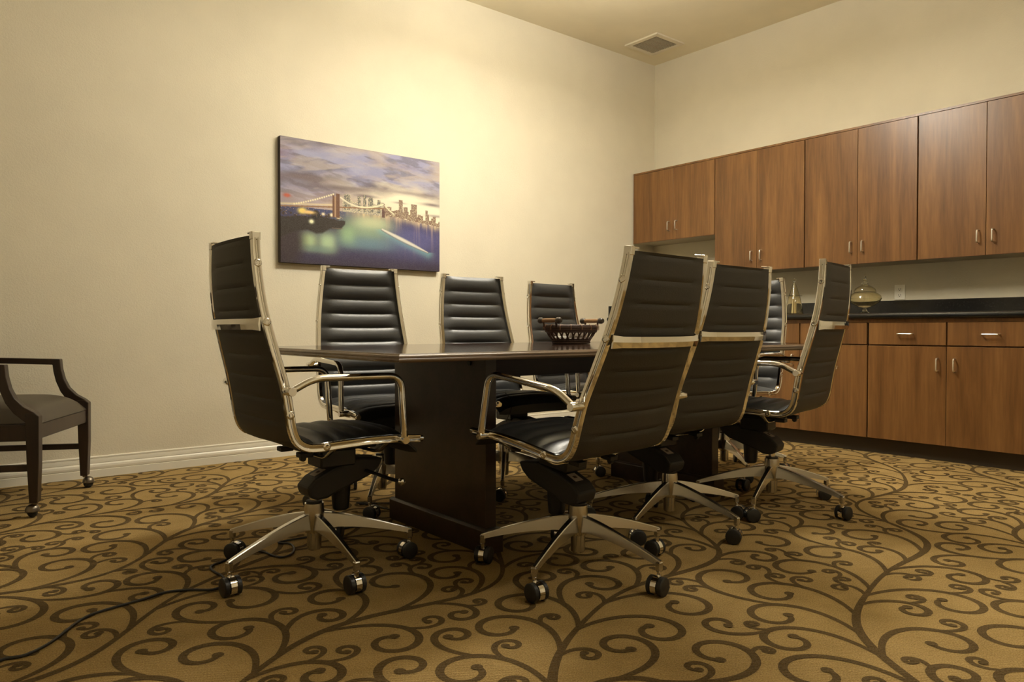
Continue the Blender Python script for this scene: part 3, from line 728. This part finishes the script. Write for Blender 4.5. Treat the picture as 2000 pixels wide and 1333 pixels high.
    mb = MB().tube(smooth_path([(0.17, -0.045, 0.325), (0.185, -0.10, 0.318), (0.195, -0.17, 0.312), (0.200, -0.225, 0.312)], 5), 0.0065, 8, 0)
    mb.lathe([(0.0, -0.013), (0.009, -0.010), (0.013, 0.0), (0.009, 0.010), (0.0, 0.013)], 12, (0.201, -0.236, 0.312), axis='Y', mi=1)
    CM['tilt_lever'] = mb.mesh('tilt_lever', ['black_plastic', 'chrome'])
    # gas column and star base
    CM['gas_column'] = MB().lathe([(0.0, 0.060), (0.020, 0.060), (0.0235, 0.064), (0.0245, 0.125), (0.0, 0.126)], 20).mesh('column_tube', 'polished_aluminium')
    CM['piston'] = MB().lathe([(0.0, 0.21), (0.0145, 0.21), (0.0145, 0.262), (0.0, 0.262)], 16).mesh('piston', 'chrome')
    CM['collar'] = MB().lathe([(0.0, 0.2205), (0.027, 0.2205), (0.027, 0.2265), (0.0, 0.2265)], 20).mesh('collar', 'black_plastic')
    CM['star_base'] = MB().lathe([(0.0, 0.120), (0.030, 0.120), (0.033, 0.126), (0.0335, 0.188), (0.0315, 0.2185), (0.0, 0.2195)], 24).mesh('star_base', 'polished_aluminium')
    n = 12; vs = []; secs = []
    for k in range(n + 1):
        t_ = k / n; r = 0.024 + (0.333 - 0.024) * t_
        top = 0.186 - 0.012 * t_ - 0.071 * t_ ** 1.4
        hgt = 0.055 - 0.038 * t_ ** 0.75
        wt = 0.010 + 0.008 * (1 - t_); wb = 0.017 + 0.015 * (1 - t_)
        secs.append([(r, -wt / 2, top), (r, -wt / 2 - 0.002, top - 0.003), (r, -wb / 2, top - hgt), (r, wb / 2, top - hgt), (r, wt / 2 + 0.002, top - 0.003), (r, wt / 2, top)])
    m = 6; vs = [p for s_ in secs for p in s_]
    fs = [(i * m + k, i * m + (k + 1) % m, (i + 1) * m + (k + 1) % m, (i + 1) * m + k) for i in range(n) for k in range(m)] + [tuple(range(m)), tuple(n * m + k for k in range(m))]
    CM['leg'] = MB().add(vs, fs).box((0.318, -0.0095, 0.070), (0.336, 0.0095, 0.100), 0.003).mesh('leg', 'polished_aluminium')
    # caster: chrome hood and stem, two wheels
    RW = 0.029
    mb = MB().lathe([(0.0, 0.048), (0.007, 0.048), (0.007, 0.076), (0.0, 0.076)], 12)
    vs = []; K = 14
    for k in range(K + 1):
        a = R(-35 + 250 * k / K)
        for (r, y) in ((RW + 0.0008, -0.0095), (RW + 0.0008, 0.0095), (RW - 0.006, 0.0095), (RW - 0.006, -0.0095)):
            vs.append((0.010 + r * math.cos(a), y, RW + r * math.sin(a)))
    fs = [(i * 4 + k, i * 4 + (k + 1) % 4, (i + 1) * 4 + (k + 1) % 4, (i + 1) * 4 + k) for i in range(K) for k in range(4)] + [(0, 1, 2, 3), tuple(K * 4 + k for k in range(4))]
    mb.add(vs, fs, smooth=True)
    CM['caster'] = mb.mesh('caster', 'chrome')
    CM['wheel'] = MB().lathe([(0.0, -0.008), (RW - 0.003, -0.008), (RW, -0.006), (RW, 0.006), (RW - 0.002, 0.0075), (RW - 0.006, 0.0085), (0.0, 0.0095)], 24, axis='Y').mesh('wheel', 'wheel_black')
chair_meshes()

def office_chair(label, x, y, yaw, dz, tilt, base_yaw, seed, lever=True):
    rng = random.Random(seed)
    t = thing('office_chair', label, 'chair', (x, y, 0), R(yaw), 'office chairs around the table')
    up = Matrix.Translation((0, 0, 0.40 + dz)) @ Matrix.Rotation(-R(tilt), 4, 'Y') @ Matrix.Translation((0, 0, -0.40))
    for s in (1, -1):
        sr = put('side_rail', CM['side_rail', s], t, mtx=up)
        put('top_cap', CM['top_cap', s], sr)
        for (px, pz) in ((-0.2655, 1.012), (-0.2460, 0.838), (-0.1825, 0.560), (-0.067, 0.455)):
            put('screw', CM['screw'], sr, mtx=Matrix.Translation((px, s * (halfw(pz) - 0.0015), pz)) @ (Matrix.Identity(4) if s > 0 else Matrix.Rotation(math.pi, 4, 'Z')))
        put('armrest', CM['armrest', s], t, mtx=up)
    put('backrest', CM['backrest'], t, mtx=up); put('seat', CM['seat'], t, mtx=up)
    put('back_strap', CM['back_strap'], t, mtx=up)
    for cx_ in (-0.033, 0.155): put('cross_bar', CM['cross_bar'], t, mtx=up @ Matrix.Translation((cx_, 0, 0)))
    put('seat_plate', CM['seat_plate'], t, mtx=up)
    hz = Matrix.Translation((0, 0, dz))
    th_ = put('tilt_housing', CM['tilt_housing'], t, mtx=hz)
    put('tension_knob', CM['tension_knob'], th_); put('sticker', CM['sticker'], th_)
    if lever: put('tilt_lever', CM['tilt_lever'], t, mtx=hz)
    put('column_tube', CM['gas_column'], t); put('piston', CM['piston'], t)
    b0 = R(base_yaw - yaw)
    sb = put('star_base', CM['star_base'], t, mtx=Matrix.Rotation(b0, 4, 'Z')); put('collar', CM['collar'], sb)
    for k in range(5):
        a = 2 * math.pi * k / 5
        put('leg', CM['leg'], sb, mtx=Matrix.Rotation(a, 4, 'Z'))
        cs = put('caster', CM['caster'], t, mtx=Matrix.Translation((0.327 * math.cos(a + b0), 0.327 * math.sin(a + b0), 0)) @ Matrix.Rotation(rng.uniform(0, 6.283), 4, 'Z'))
        for s in (1, -1):
            put('wheel', CM['wheel'], cs, mtx=Matrix.Translation((0.010, s * 0.0185, 0.029)) @ (Matrix.Identity(4) if s > 0 else Matrix.Rotation(math.pi, 4, 'Z')))
    return t
chairs = [
    ('black ribbed office chair at the near left end of the table, seen from its side', 1.064, 2.359, 0.0, -0.011, 0.0, 52, 1),
    ('black ribbed office chair below the picture, facing the camera across the table', 1.715, 3.060, -94.4, -0.003, -2.0, 16, 2),
    ('middle of the three black office chairs along the wall side of the table', 2.368, 2.958, -91.7, 0.001, 1.4, 14, 3),
    ('black office chair on the wall side, right behind the wicker basket', 3.100, 3.110, -85.3, -0.008, 0.1, 22, 4),
    ('black office chair at the far end of the table, beside the cone shaped jar', 3.591, 2.482, 179.5, 0.001, 1.0, 20, 5),
    ('black office chair with its leather back to the camera, nearest of the front row', 1.738, 1.774, 94.1, -0.023, 7.6, 58.5, 6),
    ('middle black office chair of the front row, back to the camera', 2.420, 1.935, 91.3, -0.026, 5.1, 52, 7),
    ('black office chair of the front row nearest the cabinets, turned slightly left', 3.054, 1.857, 101.7, -0.005, 0.6, 55, 8)]
for c in chairs: office_chair(*c)

# ------------------------------------------------------------------ wicker basket on the table
bx, by = 2.500, 2.600
t = thing('wicker_basket', 'small dark wicker basket with wooden handles on the table', 'basket', (bx, by, TZ + 0.001), R(4))
ra, rb_, hh = 0.148, 0.105, 0.086
def ring(k, z, n=36, ph=0.0): return [(ra * k * math.cos(2 * math.pi * i / n + ph), rb_ * k * math.sin(2 * math.pi * i / n + ph), z) for i in range(n)]
mb = MB()
for (k, z, r) in ((0.70, 0.006, 0.006), (0.715, 0.016, 0.005), (0.74, 0.024, 0.004)): mb.tube(ring(k, z), r, 6, 0, True)
bo = mb.build('base_coils', 'wicker', t)
mb = MB(); n = 28; mb.v += [(0, 0, 0.006)] + ring(0.70, 0.006, n)
for i in range(n): mb.f.append((0, 1 + i, 1 + (i + 1) % n)); mb.mi.append(0); mb.sm.append(False)
mb.build('bottom', 'wicker', t)
mb = MB()
for (k, z, r) in ((0.955, 0.060, 0.006), (0.98, 0.069, 0.007), (1.0, 0.078, 0.007), (0.99, 0.086, 0.006)): mb.tube(ring(k, z), r, 6, 0, True)
mb.build('rim', 'wicker', t)
for i in range(48):
    a = 2 * math.pi * i / 48; a2 = a + (0.20 if i % 2 else -0.14)
    k0, k1 = 0.72, 0.97
    pts = [(ra * k0 * math.cos(a), rb_ * k0 * math.sin(a), 0.018), (ra * 0.86 * math.cos((a + a2) / 2), rb_ * 0.86 * math.sin((a + a2) / 2), 0.042), (ra * k1 * math.cos(a2), rb_ * k1 * math.sin(a2), 0.070)]
    MB().tube(pts, 0.0040, 6).build('wicker_strand', 'wicker', t)
mb = MB()
for i in range(16):
    a = 2 * math.pi * i / 16 + 0.1; c, s = math.cos(a), math.sin(a)
    mb.tube([((ra + d_[0]) * c, (rb_ + d_[0]) * s, d_[1]) for d_ in ((0.008, 0.066), (0.009, 0.084), (0.0, 0.093), (-0.008, 0.084), (-0.008, 0.068))], 0.0018, 5)
mb.build('rim_binding', 'wicker_light', t)
for s in (1, -1):
    xh = s * (ra + 0.004)
    hd = MB().lathe([(0.0, -0.050), (0.009, -0.050), (0.0105, -0.02), (0.0105, 0.02), (0.009, 0.050), (0.0, 0.050)], 12, (xh, 0, 0.112), axis='Y').build('handle_bar', 'basket_wood', t)
    for e in (1, -1):
        MB().lathe([(0.0, -0.016), (0.011, -0.014), (0.0150, -0.004), (0.0145, 0.008), (0.009, 0.015), (0.0, 0.017)], 14, (xh, e * 0.058, 0.112), axis='Y').build('knob', 'basket_knob', hd)
        MB().tube([(xh - s * 0.006, e * 0.040, 0.080), (xh, e * 0.040, 0.112), (xh + s * 0.001, e * 0.040, 0.121)], 0.005, 8).build('handle_post', 'wicker', hd)
tag(MB().box((-0.075, -0.045, 0), (0.075, 0.045, 0.028), 0.003).box((-0.06, -0.05, 0.028), (0.065, 0.04, 0.050), 0.003).build('paper_packets', 'paper_white', None, (bx, by, TZ + 0.0085)), 'white paper packets lying inside the wicker basket', 'paper')
bpy.data.objects['paper_packets'].rotation_euler = (0, 0, R(4))

# ------------------------------------------------------------------ wooden armchair at the left edge
fl, fr_ = Vector((0.689, 4.264)), Vector((0.414, 3.728))
mid = (fl + fr_) / 2; lf = (fl - fr_).normalized(); yaw = math.atan2(-lf.x, lf.y)
hwid = (fl - fr_).length / 2; DEP = 0.47
t = thing('wooden_armchair', 'dark wooden armchair with brown leather seat on casters at the left edge', 'chair', (mid.x, mid.y, 0), yaw)
# local: x forward (0 at the front legs), y left
for s in (1, -1):
    y = s * hwid
    for (x, rear) in ((0, False), (-DEP, True)):
        ztop = 0.905 if rear else 0.448
        pf = [(-0.024, 0.40), (-0.020, 0.24), (-0.012, 0.066), (0.020, 0.066), (0.027, 0.24), (0.028, 0.40), (0.028, ztop - 0.012), (0.012, ztop), (-0.024, ztop)]
        if rear: pf = [(-0.030, 0.066), (0.004, 0.066), (0.022, 0.40), (-0.010, 0.88), (-0.03, 0.905), (-0.05, 0.88), (-0.024, 0.40)]
        MB().prism([(x + a, b_) for a, b_ in pf], y - 0.021, y + 0.021, axis='Y', bev=0.003).build('leg', 'dark_chair_wood', t)
        cx_ = x + (0.004 if not rear else -0.013); ang = 0.7 if s > 0 else 2.6
        hood = MB().lathe([(0.0, 0.067), (0.012, 0.067), (0.012, 0.060), (0.008, 0.056), (0.0, 0.056)], 14, (cx_, y, 0))
        hx_, hy_ = cx_ + 0.016 * math.cos(ang), y + 0.016 * math.sin(ang)
        hood.lathe([(0.0, 0.058), (0.012, 0.056), (0.021, 0.050), (0.0265, 0.040), (0.0275, 0.028), (0.0255, 0.026), (0.0, 0.026)], 18, (hx_, hy_, 0))
        cs = hood.build('caster', 'pewter', t)
        w = MB().lathe([(0.0, -0.014), (0.016, -0.013), (0.0225, -0.006), (0.0235, 0.0), (0.0225, 0.006), (0.016, 0.013), (0.0, 0.014)], 18, axis='Y').build('wheel', 'wheel_black', cs, (hx_, hy_, 0.0237)); w.rotation_euler = (0, 0, ang)
    # sweeping arm: from the front leg up to the arm rail and back
    arm = [(0.028, 0.436), (0.010, 0.452), (-0.030, 0.476), (-0.064, 0.512), (-0.084, 0.555), (-0.096, 0.605), (-0.101, 0.656), (-DEP - 0.012, 0.668), (-DEP - 0.010, 0.640), (-0.134, 0.628), (-0.131, 0.595), (-0.120, 0.545), (-0.099, 0.492), (-0.068, 0.448), (-0.024, 0.410), (0.026, 0.410)]
    MB().prism(arm, y - 0.019, y + 0.019, axis='Y', bev=0.003).build('armrest', 'dark_chair_wood', t)
    MB().box((-DEP, y - 0.016, 0.330), (0, y + 0.016, 0.400), 0.003).build('seat_rail', 'dark_chair_wood', t)
    MB().box((-DEP, y - 0.011, 0.200), (0, y + 0.011, 0.228), 0.003).build('stretcher', 'dark_chair_wood', t)
MB().box((-0.014, -hwid, 0.335), (0.020, hwid, 0.400), 0.003).build('front_rail', 'dark_chair_wood', t)
MB().box((-DEP - 0.014, -hwid, 0.335), (-DEP + 0.014, hwid, 0.400), 0.003).build('back_rail', 'dark_chair_wood', t)
nx_, ny_ = 20, 22; vs = []; fs = []
for i in range(nx_ + 1):
    for j in range(ny_ + 1):
        u_, v_ = -1 + 2 * i / nx_, -1 + 2 * j / ny_
        e = (1 - abs(u_) ** 4) * (1 - abs(v_) ** 6); vs.append((-DEP / 2 + 0.008 + u_ * (DEP / 2 + 0.014), v_ * (hwid - 0.024), 0.402 + 0.092 * max(e, 0) ** 0.55))
        
for i in range(nx_):
    for j in range(ny_): a = i * (ny_ + 1) + j; fs.append((a, a + ny_ + 1, a + ny_ + 2, a + 1))
mb = MB().add(vs, fs, smooth=True); mb.box((-DEP - 0.004, -hwid + 0.025, 0.392), (0.018, hwid - 0.025, 0.403))
mb.build('seat', 'brown_leather', t)
MB().box((-DEP - 0.06, -hwid + 0.02, 0.80), (-DEP - 0.018, hwid - 0.02, 0.90), 0.006).build('top_rail', 'dark_chair_wood', t)
MB().box((-DEP - 0.042, -hwid + 0.06, 0.50), (-DEP + 0.012, hwid - 0.06, 0.79), 0.016, seg=3).build('backrest', 'brown_leather', t)

# ------------------------------------------------------------------ cords on the carpet
CB = [(0.10, 2.08), (0.166, 2.157), (0.218, 2.154), (0.278, 2.201), (0.35, 2.302), (0.395, 2.345), (0.456, 2.363), (0.535, 2.381), (0.604, 2.401), (0.67, 2.373), (0.72, 2.335), (0.765, 2.36), (0.785, 2.438), (0.779, 2.499), (0.782, 2.553), (0.805, 2.583), (0.844, 2.603), (0.914, 2.661), (0.949, 2.67), (0.986, 2.617), (0.996, 2.551), (1.016, 2.512), (1.055, 2.53), (1.09, 2.592), (1.1, 2.656), (1.073, 2.693), (1.122, 2.701), (1.183, 2.696), (1.258, 2.693), (1.35, 2.718), (1.403, 2.714), (1.479, 2.650), (1.56, 2.60)]
CB = [(-0.9, 1.6), (-0.4, 1.85), (-0.1, 1.98)] + CB
tag(MB().tube(smooth_path([(x, y, 0.0048) for x, y in CB], 5), 0.0038, 7).build('power_cord', 'cord_black'), 'black cord snaking across the carpet and under the left end chair', 'cord')
tag(MB().tube(smooth_path([(1.60, 3.09, 0.004), (1.647, 3.053, 0.004), (1.678, 3.021, 0.004), (1.725, 2.985, 0.004), (1.80, 2.95, 0.004)], 5), 0.003, 6).build('thin_cord', 'cord_black'), 'short straight thin cord behind the near pedestal, under the table', 'cord')
tag(MB().tube(smooth_path([(1.60, 3.06, 0.004), (1.63, 3.03, 0.004), (1.648, 2.987, 0.004), (1.65, 2.914, 0.004), (1.68, 2.83, 0.004)], 5), 0.003, 6).build('thin_cord', 'cord_black'), 'curved thin cord behind the near pedestal, closer to the camera', 'cord')
tag(MB().tube(smooth_path([(2.30, 2.86, 0.5005), (2.25, 2.80, 0.5010), (2.215, 2.75, 0.4990), (2.200, 2.705, 0.4820), (2.190, 2.678, 0.4500), (2.175, 2.672, 0.42), (2.150, 2.674, 0.375)], 5), 0.0022, 6).build('hanging_cord', 'cord_black'), 'thin black cord hanging over the seat edge of the middle wall side chair', 'cord')
